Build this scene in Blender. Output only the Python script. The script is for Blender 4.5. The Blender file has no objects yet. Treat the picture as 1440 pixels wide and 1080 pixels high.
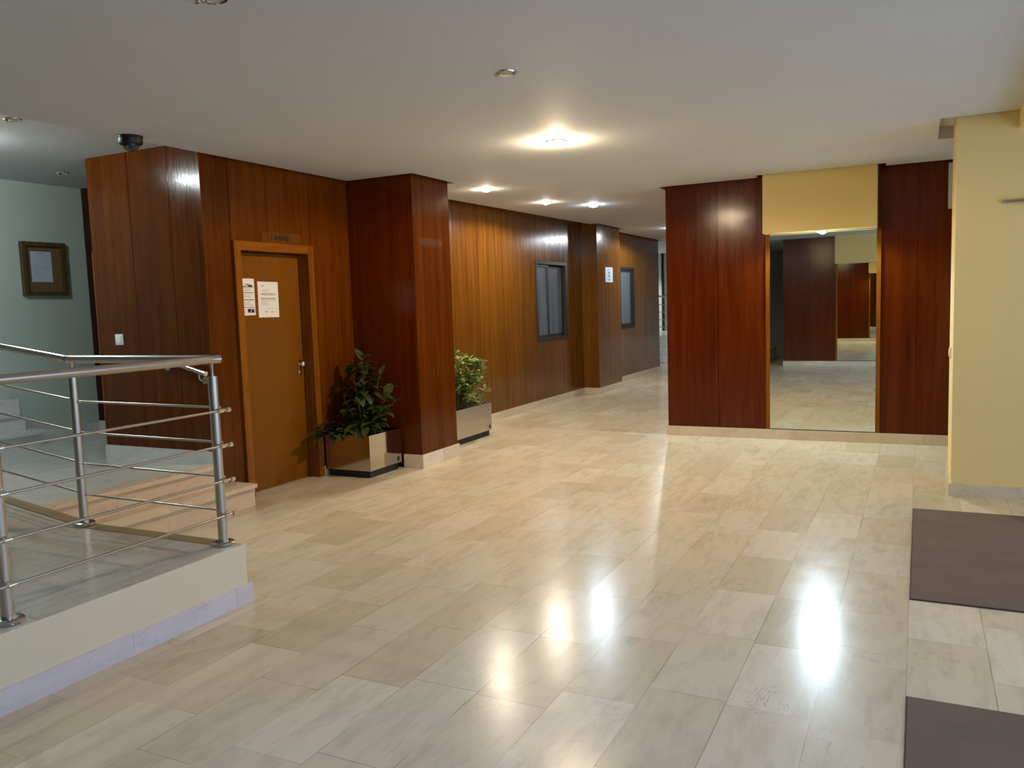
import bpy, bmesh, math, random
from mathutils import Vector, Matrix
random.seed(7)
S = bpy.context.scene
COL = S.collection
PI = math.pi

# ------------------------------------------------------------------ materials
class NT:
    def __init__(s, name):
        s.m = bpy.data.materials.new(name); s.m.use_nodes = True
        s.t = s.m.node_tree; s.t.nodes.clear()
        s.out = s.n('ShaderNodeOutputMaterial')
        s.b = s.n('ShaderNodeBsdfPrincipled')
        s.l(s.b.outputs[0], s.out.inputs[0])
    def n(s, typ, **k):
        nd = s.t.nodes.new(typ)
        for a, v in k.items(): setattr(nd, a, v)
        return nd
    def l(s, a, b): s.t.links.new(a, b)
    def set(s, **k):
        for a, v in k.items():
            i = s.b.inputs[a.replace('_', ' ')]
            if isinstance(v, bpy.types.NodeSocket): s.l(v, i)
            elif isinstance(v, (tuple, list)): i.default_value = (*v, 1) if len(v) == 3 else v
            else: i.default_value = v
    def math(s, op, a, b=None, c=None):
        nd = s.n('ShaderNodeMath', operation=op)
        for i, v in enumerate((a, b, c)):
            if v is None: continue
            if isinstance(v, bpy.types.NodeSocket): s.l(v, nd.inputs[i])
            else: nd.inputs[i].default_value = v
        return nd.outputs[0]
    def vmath(s, op, a, b):
        nd = s.n('ShaderNodeVectorMath', operation=op)
        for i, v in enumerate((a, b)):
            if isinstance(v, bpy.types.NodeSocket): s.l(v, nd.inputs[i])
            else: nd.inputs[i].default_value = v
        return nd.outputs[0]
    def comb(s, x, y, z):
        nd = s.n('ShaderNodeCombineXYZ')
        for i, v in enumerate((x, y, z)):
            if isinstance(v, bpy.types.NodeSocket): s.l(v, nd.inputs[i])
            else: nd.inputs[i].default_value = v
        return nd.outputs[0]
    def noise(s, vec, scale, detail=3, rough=.5, dist=0):
        nd = s.n('ShaderNodeTexNoise'); s.l(vec, nd.inputs['Vector'])
        nd.inputs['Scale'].default_value = scale; nd.inputs['Detail'].default_value = detail
        nd.inputs['Roughness'].default_value = rough; nd.inputs['Distortion'].default_value = dist
        return nd.outputs[0]
    def ramp(s, fac, stops):
        nd = s.n('ShaderNodeValToRGB'); s.l(fac, nd.inputs[0])
        e = nd.color_ramp.elements
        while len(e) < len(stops): e.new(.5)
        for k, (p, c) in enumerate(stops):
            e[k].position = p; e[k].color = (*c, 1) if len(c) == 3 else c
        return nd.outputs[0]
    def mix(s, fac, a, b, mode='MIX'):
        nd = s.n('ShaderNodeMix', data_type='RGBA', blend_type=mode)
        for i, v in ((0, fac), (6, a), (7, b)):
            if isinstance(v, bpy.types.NodeSocket): s.l(v, nd.inputs[i])
            elif isinstance(v, tuple): nd.inputs[i].default_value = (*v, 1) if len(v) == 3 else v
            else: nd.inputs[i].default_value = v
        return nd.outputs[2]
    def pos(s): return s.n('ShaderNodeNewGeometry').outputs['Position']
    def obj(s): return s.n('ShaderNodeTexCoord').outputs['Object']
    def attr(s, nm): return s.n('ShaderNodeAttribute', attribute_name=nm).outputs['Fac']
    def bump(s, h, strength, dist=.01):
        nd = s.n('ShaderNodeBump'); s.l(h, nd.inputs['Height'])
        nd.inputs['Strength'].default_value = strength; nd.inputs['Distance'].default_value = dist
        s.l(nd.outputs[0], s.b.inputs['Normal'])

def plain(name, col, rough=.5, metal=0, var=.06, scale=20, **k):
    q = NT(name); nz = q.noise(q.pos(), scale, 3)
    c0 = tuple(x * (1 - var) for x in col); c1 = tuple(min(1, x * (1 + var)) for x in col)
    q.set(Base_Color=q.ramp(nz, [(.3, c0), (.7, c1)]), Roughness=rough, Metallic=metal, **k)
    return q.m

def wood(name, dark, mid, light, rough=.155, spec=.17, grain=1.0, horizontal=None, vary=.4):
    q = NT(name); p = q.pos(); pid = q.attr('pid')
    sc = {None: (1, 1, .045), 'x': (.045, 1, 1), 'y': (1, .045, 1)}[horizontal]
    v = q.vmath('MULTIPLY', p, sc)
    off = q.comb(q.math('MULTIPLY', pid, 3.7), q.math('MULTIPLY', pid, 5.3), pid)
    v = q.vmath('ADD', v, off)
    n1 = q.noise(v, 14, 4, .55, .6)
    n2 = q.noise(v, 75, 3, .6)
    n3 = q.noise(v, 260, 2, .5)
    a = q.math('ADD', q.math('MULTIPLY', n1, .55), q.math('MULTIPLY', n2, .30))
    a = q.math('ADD', a, q.math('MULTIPLY', n3, .15))
    col = q.ramp(a, [(.32, dark), (.5, mid), (.70, light)])
    w = q.n('ShaderNodeTexWhiteNoise', noise_dimensions='1D'); q.l(q.math('MULTIPLY', pid, 7.13), w.inputs['W'])
    f = q.math('ADD', q.math('MULTIPLY', w.outputs['Value'], vary), 1 - vary * .5)
    mul = q.comb(f, q.math('POWER', f, 1.25), f)
    col = q.mix(1.0, col, mul, 'MULTIPLY')
    q.set(Base_Color=col, Roughness=q.math('ADD', q.math('MULTIPLY', n2, .16), rough - .08), Specular_IOR_Level=spec)
    q.bump(q.math('ADD', n3, q.math('MULTIPLY', n2, 1.6)), .09 * grain, .005)
    return q.m

def marble(name, cols, vein, tile=None, rough=.13, spec=.45, veinamt=.5, veinscale=1.0, groutc=(.20, .155, .10), along='y', bump=.0):
    q = NT(name); p = q.pos()
    sp = q.n('ShaderNodeSeparateXYZ'); q.l(p, sp.inputs[0])
    x, y, z = sp.outputs
    if along == 'x': x, y = y, x
    if tile:
        tx, ty = tile
        rx = q.math('DIVIDE', q.math('ADD', x, .03), tx); row = q.math('FLOOR', rx); fx = q.math('FRACT', rx)
        wr = q.n('ShaderNodeTexWhiteNoise', noise_dimensions='1D'); q.l(row, wr.inputs['W'])
        ry = q.math('ADD', q.math('DIVIDE', y, ty), wr.outputs['Value']); cl = q.math('FLOOR', ry); fy = q.math('FRACT', ry)
        wc = q.n('ShaderNodeTexWhiteNoise', noise_dimensions='2D'); q.l(q.comb(row, cl, 0), wc.inputs['Vector'])
        cell = wc.outputs['Value']
        ex = q.math('MULTIPLY', q.math('MINIMUM', fx, q.math('SUBTRACT', 1, fx)), tx)
        ey = q.math('MULTIPLY', q.math('MINIMUM', fy, q.math('SUBTRACT', 1, fy)), ty)
        ed = q.math('MINIMUM', ex, ey)
    else:
        cell = q.attr('pid'); ed = None
    c3 = q.math('MULTIPLY', cell, 40)
    lv = q.comb(q.math('ADD', q.math('MULTIPLY', x, 5), c3), q.math('ADD', q.math('MULTIPLY', y, 1.3), c3), q.math('ADD', q.math('MULTIPLY', z, 5), c3))
    n = q.noise(lv, 1.6 * veinscale, 6, .6, .9)
    n2 = q.noise(lv, 5 * veinscale, 5, .65, .4)
    k = len(cols)
    base = q.ramp(cell, [((i + .5) / k, c) for i, c in enumerate(cols)])
    vf = q.ramp(q.math('ADD', q.math('MULTIPLY', n, .6), q.math('MULTIPLY', n2, .4)), [(.47, (0, 0, 0)), (.70, (1, 1, 1))])
    col = q.mix(q.math('MULTIPLY', vf, veinamt), base, vein)
    # fine crack-like veins
    mu = q.noise(q.vmath('ADD', p, q.comb(c3, c3, 0)), 3.2, 5, .6, 1.2)
    ck = q.math('ABSOLUTE', q.math('SUBTRACT', mu, .5))
    sel = q.noise(p, 1.3, 2)
    ckf = q.math('MULTIPLY', q.math('LESS_THAN', ck, .0035), q.math('MULTIPLY', q.math('GREATER_THAN', sel, .56), .35))
    col = q.mix(ckf, col, tuple(c * .45 for c in vein))
    if ed is not None:
        g = q.math('LESS_THAN', ed, .0016)
        gs = q.noise(q.vmath('ADD', p, (5, 3, 0)), 2.2, 2)
        ga = q.ramp(gs, [(.42, (.16, .16, .16)), (.62, (.8, .8, .8))])
        col = q.mix(q.math('MULTIPLY', g, ga), col, groutc)
    rn = q.noise(p, 6, 4)
    q.set(Base_Color=col, Roughness=q.math('ADD', q.math('MULTIPLY', rn, .12), rough - .05), Specular_IOR_Level=spec)
    if bump: q.bump(q.noise(p, 7, 2), bump, .01)
    return q.m

def emis(name, col, strength):
    q = NT(name); q.set(Base_Color=(.8, .8, .8), Emission_Color=col, Emission_Strength=strength); return q.m

M = {}
M['wood'] = wood('sapele panelling', (.052, .0110, .0004), (.096, .0225, .0009), (.140, .038, .0018), vary=.3)
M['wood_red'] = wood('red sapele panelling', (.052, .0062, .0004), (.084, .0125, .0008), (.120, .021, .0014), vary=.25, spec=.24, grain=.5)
M['wood_brown'] = wood('golden sapele panelling', (.075, .023, .0018), (.135, .047, .0042), (.195, .074, .0080), vary=.25, spec=.42, rough=.165)
M['woodframe'] = wood('sapele trim', (.13, .036, .004), (.21, .068, .007), (.29, .10, .011), vary=.1)
M['woodframe_h'] = wood('sapele trim head', (.13, .036, .004), (.21, .068, .007), (.29, .10, .011), vary=.1, horizontal='y')
M['doorleaf'] = wood('door veneer', (.150, .050, .0018), (.172, .060, .0022), (.19, .068, .003), rough=.36, grain=.4, vary=.02)
M['backing'] = plain('panel shadow gap', (.012, .004, .002), .8)
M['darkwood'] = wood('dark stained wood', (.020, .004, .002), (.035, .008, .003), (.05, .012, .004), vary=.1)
CREAM = [(.58, .462, .305), (.625, .508, .345), (.53, .423, .262), (.66, .545, .385), (.60, .475, .305), (.60, .512, .355)]
M['floor'] = marble('cream marble floor tiles', CREAM, (.39, .31, .195), (.30, .60), .205, .15, .62, bump=.010)
M['ramptile'] = marble('grey cream ramp tiles', [(.50, .46, .37), (.55, .50, .40), (.47, .42, .32)], (.28, .25, .18), (.30, .60), .14, .6)
M['landing'] = marble('pale landing marble', [(.58, .57, .52), (.62, .61, .56)], (.36, .36, .33), (.60, .60), .16, .5)
M['stepmarble'] = marble('beige step marble', [(.66, .49, .335), (.70, .53, .36), (.63, .46, .31)], (.42, .31, .21), None, .25, .35)
M['skirt'] = marble('cream marble skirting', [(.66, .56, .42), (.60, .50, .36), (.70, .61, .48)], (.42, .31, .19), None, .22, .5)
M['skirtwhite'] = marble('white marble skirting', [(.66, .64, .62), (.70, .68, .65)], (.45, .43, .42), None, .25, .35)
M['skirtlav'] = marble('pale kerb skirting', [(.66, .58, .56), (.69, .61, .60)], (.52, .44, .42), None, .3, .3)
M['border'] = marble('brown marble border', [(.30, .22, .12), (.34, .25, .14)], (.18, .13, .07), None, .2, .5)
def paint(name, col, rough=.7, b=.06, sc=90):
    q = NT(name); p = q.pos(); n1 = q.noise(p, 1.5, 3); n2 = q.noise(p, sc, 3)
    q.set(Base_Color=q.ramp(n1, [(.3, tuple(c * .97 for c in col)), (.7, col)]), Roughness=rough, Specular_IOR_Level=.3)
    q.bump(n2, b, .004); return q.m
M['ceil'] = paint('white ceiling plaster', (.63, .645, .665), .75, .35, 130)
M['yellow'] = paint('yellow wall paint', (.82, .635, .27), .6)
M['cream'] = paint('cream kerb paint', (.76, .635, .425), .6)
M['green'] = paint('pale green wall paint', (.52, .60, .53), .6)
M['white'] = paint('white wall paint', (.72, .71, .64), .6)
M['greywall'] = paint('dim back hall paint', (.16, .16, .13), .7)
def steel(name, col=(.50, .46, .42), rough=.27):
    q = NT(name); p = q.pos(); n = q.noise(q.vmath('MULTIPLY', p, (1, 1, .02)), 300, 2)
    q.set(Base_Color=col, Metallic=1., Roughness=rough); return q.m
M['steel'] = steel('brushed stainless steel')
M['polished'] = steel('polished steel sheet', (.62, .60, .55), .09)
M['chrome'] = steel('chrome', (.75, .75, .75), .08)
M['alu'] = plain('dark anodised aluminium', (.028, .024, .020), .6, .0, Specular_IOR_Level=.2)
M['black'] = plain('black plastic', (.004, .004, .004), .45)
M['blackmatt'] = plain('matt black plinth', (.008, .008, .008), .6)
M['mirror'] = NT('silvered mirror glass'); M['mirror'].set(Base_Color=(.80, .84, .78), Metallic=1., Roughness=.0); M['mirror'] = M['mirror'].m
def pane(name):
    q = NT(name); n = q.noise(q.vmath('MULTIPLY', q.pos(), (1, 6, .3)), 3, 3)
    q.set(Base_Color=q.ramp(n, [(.35, (.085, .105, .125)), (.7, (.14, .165, .19))]), Roughness=.22, Specular_IOR_Level=.6); return q.m
M['frosted'] = pane('frosted window pane')
M['paper'] = plain('white paper', (.80, .76, .70), .8, var=.02)
M['bluepaper'] = plain('bluish white paper', (.50, .55, .66), .7, var=.02)
M['ink'] = plain('printed grey ink', (.26, .25, .25), .8)
M['inkdark'] = plain('printed black ink', (.07, .06, .06), .8)
M['inkblue'] = plain('blue grey ink', (.12, .18, .25), .8)
M['signtext'] = plain('dark sign lettering', (.020, .008, .004), .5)
M['cork'] = plain('brown cork', (.17, .10, .045), .9, var=.25, scale=160)
M['boardframe'] = wood('board frame wood', (.055, .035, .010), (.09, .06, .02), (.13, .09, .03), vary=.1)
M['plastic'] = plain('white plastic', (.78, .80, .78), .35)
M['greybox'] = plain('pale grey enamel', (.50, .48, .40), .5)
def acrylic(name):
    q = NT(name); q.set(Base_Color=(.45, .25, .10), Roughness=.12, Alpha=.045, Specular_IOR_Level=.6); return q.m
M['acrylic'] = acrylic('clear acrylic plate')
def smoked(name):
    q = NT(name); q.set(Base_Color=(.02, .02, .025), Roughness=.04, Alpha=.55, Specular_IOR_Level=.8); return q.m
M['dome'] = smoked('smoked dome plastic')
def glass(name):
    q = NT(name); q.set(Base_Color=(.7, .8, .8), Roughness=.02, Alpha=.10, Specular_IOR_Level=.6); return q.m
M['glass'] = glass('clear door glass')
def carpet(name, c):
    q = NT(name); p = q.pos(); n = q.noise(p, 380, 2); n2 = q.noise(p, 4, 3)
    q.set(Base_Color=q.mix(n2, tuple(k * .85 for k in c), tuple(k * 1.2 for k in c)), Roughness=.95, Specular_IOR_Level=.1)
    q.bump(n, .9, .006); return q.m
M['carpet'] = carpet('brown coir matting', (.185, .128, .088))
M['carpetedge'] = plain('mat edging', (.05, .03, .02), .8)
def leafm(name, a, b, spot, rough=.38):
    q = NT(name); p = q.pos(); n = q.noise(p, 60, 2); n2 = q.noise(p, 9, 2)
    c = q.mix(n2, a, b); c = q.mix(q.ramp(n, [(.58, (0, 0, 0)), (.64, (1, 1, 1))]), c, spot)
    q.set(Base_Color=c, Roughness=rough, Specular_IOR_Level=.45); return q.m
M['leafdark'] = leafm('spotted dark green leaf', (.022, .036, .008), (.045, .066, .014), (.13, .15, .035))
M['leaflight'] = leafm('bright green leaf', (.15, .25, .045), (.31, .40, .11), (.36, .44, .15), .42)
M['stem'] = plain('brown green stem', (.10, .085, .03), .7)
M['soil'] = plain('dark soil', (.02, .014, .009), .95, var=.4, scale=90)
M['bulb_warm'] = emis('warm lamp', (1, .70, .36), 26)
M['bulb_soft'] = emis('soft white lamp', (1, .88, .66), 18)
M['bulb_cool'] = emis('cool white lamp', (.55, .78, 1), 24)
M['bulb_off'] = plain('unlit lamp glass', (.55, .55, .52), .1)

# ------------------------------------------------------------------ mesh helpers
class MB:
    def __init__(s):
        s.bm = bmesh.new(); s.lay = s.bm.faces.layers.float.new('pid'); s.pid = 0.
    def face(s, vs):
        try: f = s.bm.faces.new(vs)
        except ValueError: return
        f[s.lay] = s.pid; return f
    def hexa(s, P):
        v = [s.bm.verts.new(p) for p in P]
        for q in ((0, 3, 2, 1), (4, 5, 6, 7), (0, 1, 5, 4), (1, 2, 6, 5), (2, 3, 7, 6), (3, 0, 4, 7)): s.face([v[i] for i in q])
        return v
    def box(s, x0, x1, y0, y1, z0, z1, bev=0):
        if bev:
            x0, x1 = min(x0, x1), max(x0, x1)
            b = bmesh.new(); bmesh.ops.create_cube(b, size=1)
            for v in b.verts: v.co = Vector(((x0 + x1) / 2 + v.co.x * (x1 - x0), (y0 + y1) / 2 + v.co.y * (y1 - y0), (z0 + z1) / 2 + v.co.z * (z1 - z0)))
            bmesh.ops.bevel(b, geom=b.edges[:], offset=bev, segments=2, affect='EDGES', profile=.5)
            mp = {v: s.bm.verts.new(v.co) for v in b.verts}
            for f in b.faces: s.face([mp[v] for v in f.verts])
            b.free(); return s
        s.hexa([(x0, y0, z0), (x1, y0, z0), (x1, y1, z0), (x0, y1, z0), (x0, y0, z1), (x1, y0, z1), (x1, y1, z1), (x0, y1, z1)])
        return s
    def tube(s, pts, r, n=14, cap=True):
        pts = [Vector(p) for p in pts]; rings = []
        for i, p in enumerate(pts):
            d = (pts[min(i + 1, len(pts) - 1)] - pts[max(i - 1, 0)]).normalized()
            u = d.orthogonal().normalized() if i == 0 else (u - d * u.dot(d)).normalized()
            w = d.cross(u); rr = r[i] if isinstance(r, (list, tuple)) else r
            rings.append([s.bm.verts.new(p + (u * math.cos(2 * PI * k / n) + w * math.sin(2 * PI * k / n)) * rr) for k in range(n)])
        for a, b in zip(rings, rings[1:]):
            for k in range(n): s.face([a[k], a[(k + 1) % n], b[(k + 1) % n], b[k]])
        if cap: s.face(rings[0][::-1]); s.face(rings[-1])
        return s
    def lathe(s, prof, c=(0, 0, 0), n=28, cap=True):
        """prof: list of (r, z) around the vertical axis"""
        c = Vector(c); rings = []
        for r, z in prof:
            rings.append([s.bm.verts.new(c + Vector((r * math.cos(2 * PI * k / n), r * math.sin(2 * PI * k / n), z))) for k in range(n)])
        for a, b in zip(rings, rings[1:]):
            for k in range(n): s.face([a[k], a[(k + 1) % n], b[(k + 1) % n], b[k]])
        if cap: s.face(rings[0][::-1]); s.face(rings[-1])
        return s
    def leaf(s, base, direction, up, L, W, bend=.25, fold=.25, shape='ovate', n=7):
        d = Vector(direction).normalized(); upv = Vector(up); upv = (upv - d * upv.dot(d))
        if upv.length < 1e-3: upv = d.orthogonal()
        upv.normalize(); side = d.cross(upv)
        rows = []
        for i in range(n):
            t = i / (n - 1)
            w = W * .5 * (math.sin(PI * min(1, t ** .8)) ** .85 if shape == 'ovate' else math.sin(PI * t ** 1.25) ** .8)
            w = max(w, .0012)
            p = Vector(base) + d * (L * t * (1 - .12 * t * t)) - upv * (bend * L * t * t)
            rows.append([s.bm.verts.new(p - side * w + upv * w * fold), s.bm.verts.new(p), s.bm.verts.new(p + side * w + upv * w * fold)])
        for a, b in zip(rows, rows[1:]):
            s.face([a[0], a[1], b[1], b[0]]); s.face([a[1], a[2], b[2], b[1]])
    def build(s, name, mat, parent=None, smooth=False, bev=0):
        if bev: pass
        bmesh.ops.recalc_face_normals(s.bm, faces=s.bm.faces[:])
        me = bpy.data.meshes.new(name); s.bm.to_mesh(me); s.bm.free()
        me.materials.append(M[mat] if isinstance(mat, str) else mat)
        if smooth:
            for p in me.polygons: p.use_smooth = True
            try: me.set_sharp_from_angle(angle=math.radians(40))
            except Exception: pass
        o = bpy.data.objects.new(name, me); COL.objects.link(o)
        if parent is not None:
            o.parent = parent
            root = parent
            W = Matrix.Identity(4)
            ch = []
            while root is not None: ch.append(root); root = root.parent
            for r in reversed(ch): W = W @ r.matrix_parent_inverse @ Matrix.LocRotScale(r.location, r.rotation_euler, r.scale)
            o.matrix_parent_inverse = W.inverted()
        return o
def tag(o, label=None, cat=None, group=None, kind=None):
    for k, v in (('label', label), ('category', cat), ('group', group), ('kind', kind)):
        if v: o[k] = v
    return o
def empty(name, loc, label, cat, group=None, kind=None):
    o = bpy.data.objects.new(name, None); COL.objects.link(o); o.location = loc
    o.empty_display_size = .1
    return tag(o, label, cat, group, kind)
def struct(o, label, cat): return tag(o, label, cat, None, 'structure')
def box(name, mat, *a, parent=None, bev=0, pid=0): 
    m = MB(); m.pid = pid; m.box(*a, bev=bev); return m.build(name, mat, parent, smooth=bool(bev))
def textmesh(name, body, size, mat, parent, origin, xdir, ydir, depth=.0015, spacing=1.0):
    cu = bpy.data.curves.new(name, 'FONT'); cu.body = body; cu.size = size; cu.extrude = depth; cu.space_character = spacing
    tmp = bpy.data.objects.new(name + '_tmp', cu); COL.objects.link(tmp)
    dg = bpy.context.evaluated_depsgraph_get(); me = bpy.data.meshes.new_from_object(tmp.evaluated_get(dg))
    bpy.data.objects.remove(tmp); bpy.data.curves.remove(cu)
    X = Vector(xdir).normalized(); Y = Vector(ydir).normalized(); Z = X.cross(Y)
    R = Matrix((X, Y, Z)).transposed().to_4x4(); R.translation = Vector(origin)
    me.transform(R); me.materials.clear(); me.materials.append(M[mat])
    o = bpy.data.objects.new(name, me); COL.objects.link(o)
    if parent is not None:
        o.parent = parent; o.matrix_parent_inverse = Matrix.Translation(parent.location).inverted()
    return o

# ------------------------------------------------------------------ camera (solved from the vanishing points)
F_PX, PITCH, ROLL, YAW, EYE = 1156.83, .0952438, -.0327197, .461803, 1.5
c, s_ = math.cos, math.sin
fw = Vector((-s_(YAW) * c(PITCH), c(YAW) * c(PITCH), -s_(PITCH)))
r0 = Vector((c(YAW), s_(YAW), 0)); u0 = r0.cross(fw)
rt = r0 * c(ROLL) + u0 * s_(ROLL); up = u0 * c(ROLL) - r0 * s_(ROLL)
cd = bpy.data.cameras.new('camera'); cam = bpy.data.objects.new('camera', cd); COL.objects.link(cam)
cd.sensor_width = 36; cd.lens = F_PX / 1440 * 36; cd.clip_start = .05; cd.clip_end = 200
mw = Matrix((rt, up, -fw)).transposed().to_4x4(); mw.translation = Vector((0, 0, EYE)); cam.matrix_world = mw
S.camera = cam

# ------------------------------------------------------------------ floors, ramp, steps
struct(box('floor', 'floor', -9, 3.2, -6, 24, -.1, 0), 'polished cream marble floor of long tiles across the lobby', 'floor')
# landing reached by the two beige steps
m = MB(); m.box(-7.6, -4.95, 3.13, 4.66, 0, .345); m.box(-7.6, -6.1, 4.66, 5.66, 0, .345)
struct(m.build('floor_landing', 'landing'), 'pale grey marble landing above the two beige steps', 'floor')
def stair(name, x0, x1, y0, y1, zb, zt, label, splits):
    m = MB(); ys = [y0] + splits + [y1]
    for k, (a, b) in enumerate(zip(ys, ys[1:])):
        m.pid = random.random()
        m.box(x0, x1 - .032, a + .0008, b - .0008, zb, zt - .036)
        m.box(x0, x1, a + .0008, b - .0008, zt - .030, zt)
    m.pid = .2; m.box(x0, x1 - .034, y0, y1, zb, zt - .031)
    return struct(m.build(name, 'stepmarble'), label, 'step')
stair('floor_step', -4.90, -4.64, 3.13, 4.787, 0, .175, 'lower beige marble step projecting in front of the wooden door', [3.95])
stair('floor_step', -4.95, -4.845, 3.13, 4.62, .175, .3455, 'upper beige marble step forming the edge of the pale landing', [3.72])
# ramp with the kerb along the lobby
def zr(x): return .307 if x > -4.3 else .307 + (-4.3 - x) * .128
m = MB()
for x1, x0 in ((-3.15, -4.3), (-4.3, -7.0), (-7.0, -9.0)):
    a, b = (zr(x0) if x0 > -7.01 else zr(-7)), (zr(x1) if x1 > -7.01 else zr(-7))
    m.hexa([(x0, -3, 0), (x1, -3, 0), (x1, 3.125, 0), (x0, 3.125, 0), (x0, -3, a), (x1, -3, b), (x1, 3.125, b), (x0, 3.125, a)])
struct(m.build('floor_ramp', 'ramptile'), 'tiled ramp rising to the left behind the low cream kerb', 'ramp')
m = MB()
for x1, x0 in ((-3.21, -4.3), (-4.3, -6.95)):
    m.pid += .3
    a, b = zr(x0), zr(x1)
    m.hexa([(x0, 3.045, a - .02), (x1, 3.045, b - .02), (x1, 3.13, b - .02), (x0, 3.13, a - .02), (x0, 3.045, a + .003), (x1, 3.045, b + .003), (x1, 3.13, b + .003), (x0, 3.13, a + .003)])
struct(m.build('trim_1', 'border'), 'brown marble strip along the far edge of the ramp', 'trim')
struct(box('wall_kerb', 'cream', -3.16, -3.142, -3, 3.128, 0, .306), 'low cream painted kerb below the steel railing', 'wall')
def skirting(name, mat, axis, pos, a, b, z0, z1, side, label, step=.6, th=.018, first=None):
    """strip of marble pieces; axis 'x' runs along X at y=pos, 'y' runs along Y at x=pos; side = direction it protrudes"""
    m = MB(); p = a; k = 0
    cuts = [a]
    q = a + (first if first else step)
    while q < b - .05: cuts.append(q); q += step
    cuts.append(b)
    for u, v in zip(cuts, cuts[1:]):
        m.pid = random.random()
        lo, hi = (pos, pos + th * side) if side > 0 else (pos + th * side, pos)
        if axis == 'x': m.box(u + .0006, v - .0006, lo, hi, z0, z1)
        else: m.box(lo, hi, u + .0006, v - .0006, z0, z1)
    return struct(m.build(name, mat), label, 'skirting')
skirting('baseboard_kerb', 'skirtlav', 'y', -3.142, -3, 3.146, 0, .098, 1, 'pale pinkish marble skirting at the foot of the cream kerb', .62, .02, first=.446)
# marble steps up along the green wall
m = MB()
m.pid = .3; m.box(-7.6, -7.34, 3.2, 4.86, .345, .455); m.box(-7.6, -7.31, 3.2, 4.885, .455, .49)
m.pid = .7; m.box(-7.6, -7.47, 3.2, 4.80, .49, .62); m.box(-7.6, -7.45, 3.2, 4.74, .62, .79)
struct(m.build('floor_step', 'skirtwhite'), 'white marble steps at the foot of the green wall', 'step')

# ------------------------------------------------------------------ panelled walls
def panels(name, axis, pos, th, cuts, z0, z1, side, label, z0s=None, seed=0, gap=.005, mat='wood'):
    """vertical veneer panels in front of a dark backing; face at pos, body extends to the -side"""
    rnd = random.Random(seed)
    m = MB()
    for k, (u, v) in enumerate(zip(cuts, cuts[1:])):
        m.pid = rnd.random() * 9
        zz = z0s[k] if z0s else z0
        zl = zz if isinstance(zz, (tuple, list)) else (zz, z1)
        lo, hi = (pos - th, pos) if side > 0 else (pos, pos + th)
        if axis == 'x': m.box(u + gap / 2, v - gap / 2, lo, hi, zl[0], zl[1])
        else: m.box(lo, hi, u + gap / 2, v - gap / 2, zl[0], zl[1])
    return m.build(name, mat)
def struct_back(par, *a): 
    o = box('panel_backing', 'backing', *a, parent=par); return o
TOP = 2.81
# landing-side face of the block (faces the camera)
w = struct(panels('wall_landing', 'x', 4.64, .02, [-6.15, -5.667, -5.226, -4.885], .43, TOP, -1, '', seed=3), 'varnished wood panelling facing the ramp, with a light switch', 'wall')
struct_back(w, -6.14, -4.95, 4.65, 5.0, .345, TOP)
skirting('baseboard_landing', 'skirtwhite', 'x', 4.64, -6.155, -4.885, .345, .44, -1, 'white marble skirting under the panelling by the landing', .44, .018)
# door wall
w = struct(panels('wall_door', 'y', -4.90, .02, [4.645, 4.935, 5.348, 5.885, 6.46], .09, TOP, 1, '', z0s=[.09, (2.085, TOP), (2.085, TOP), .09], seed=5), 'varnished wood panelling around the garage door', 'wall')
struct_back(w, -5.2, -4.922, 4.70, 4.935, 0, TOP)
box('panel_backing', 'backing', -5.2, -4.922, 4.935, 5.885, 2.06, TOP, parent=w)
box('panel_backing', 'backing', -5.2, -4.922, 5.885, 6.46, 0, TOP, parent=w)
skirting('baseboard_door', 'skirt', 'y', -4.90, 5.895, 6.44, 0, .09, 1, 'cream marble skirting between the door and the wood column', .6)
# projecting wood column
m = MB(); m.pid = 4.2
CX, CY0, CY1 = -4.17, 6.445, 7.10
m.pid = 5.9; m.box(CX - .02, CX, CY0, CY1, .128, TOP); m.pid = 3.3; m.box(-4.98, CX - .02, CY1 - .02, CY1, .128, TOP)
w = struct(m.build('wall_column', 'wood'), 'projecting column clad in varnished wood between the two planters', 'column')
box('column_panel_shaded', 'wood_red', -4.9, CX - .02, CY0, CY0 + .02, .128, TOP, parent=w, pid=4.2)  # redder, darker veneer paints in the shade on this column face
struct_back(w, -5.1, CX - .022, CY0 + .022, CY1 - .022, 0, TOP)
m = MB(); m.pid = .1; m.box(-4.37, CX + .015, CY0 - .015, CY0, 0, .13); m.pid = .9; m.box(CX, CX + .015, CY0 - .0, 6.80, 0, .13); m.pid = .55; m.box(CX, CX + .015, 6.802, CY1 + .015, 0, .13); m.box(-4.98, CX + .0, CY1, CY1 + .015, 0, .13)
struct(m.build('baseboard_column', 'skirt'), 'cream marble skirting round the foot of the wood column', 'skirting')
# corridor left wall with window 1
WX = -4.99
cuts = [7.06, 7.40, 7.98, 8.57, 9.19, 9.83, 10.42, 10.91, 11.47, 12.05, 12.72]
z0s = [.10] * 10
W1 = (10.91, 12.05, .97, 2.125)
m = panels('wall_corridor', 'y', WX, .02, cuts, .10, TOP, 1, '', z0s=[.1, .1, .1, .1, .1, .1, .1, (.1, W1[2]), (.1, W1[2]), .1], seed=11, mat='wood_brown')
w = struct(m, 'long corridor wall of varnished wood panels with a sliding window', 'wall')
mm = MB(); mm.pid = 6.6; mm.box(WX - .02, WX, 10.9125, 11.467, W1[3], TOP); mm.pid = 2.2; mm.box(WX - .02, WX, 11.473, 12.0475, W1[3], TOP)
mm.build('panel_head', 'wood_brown', w)
for a in ((7.1, W1[0], 0, TOP), (W1[1], 12.74, 0, TOP), (W1[0], W1[1], 0, W1[2]), (W1[0], W1[1], W1[3], TOP)):
    box('panel_backing', 'backing', WX - .2, WX - .022, *a, parent=w)
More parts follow.
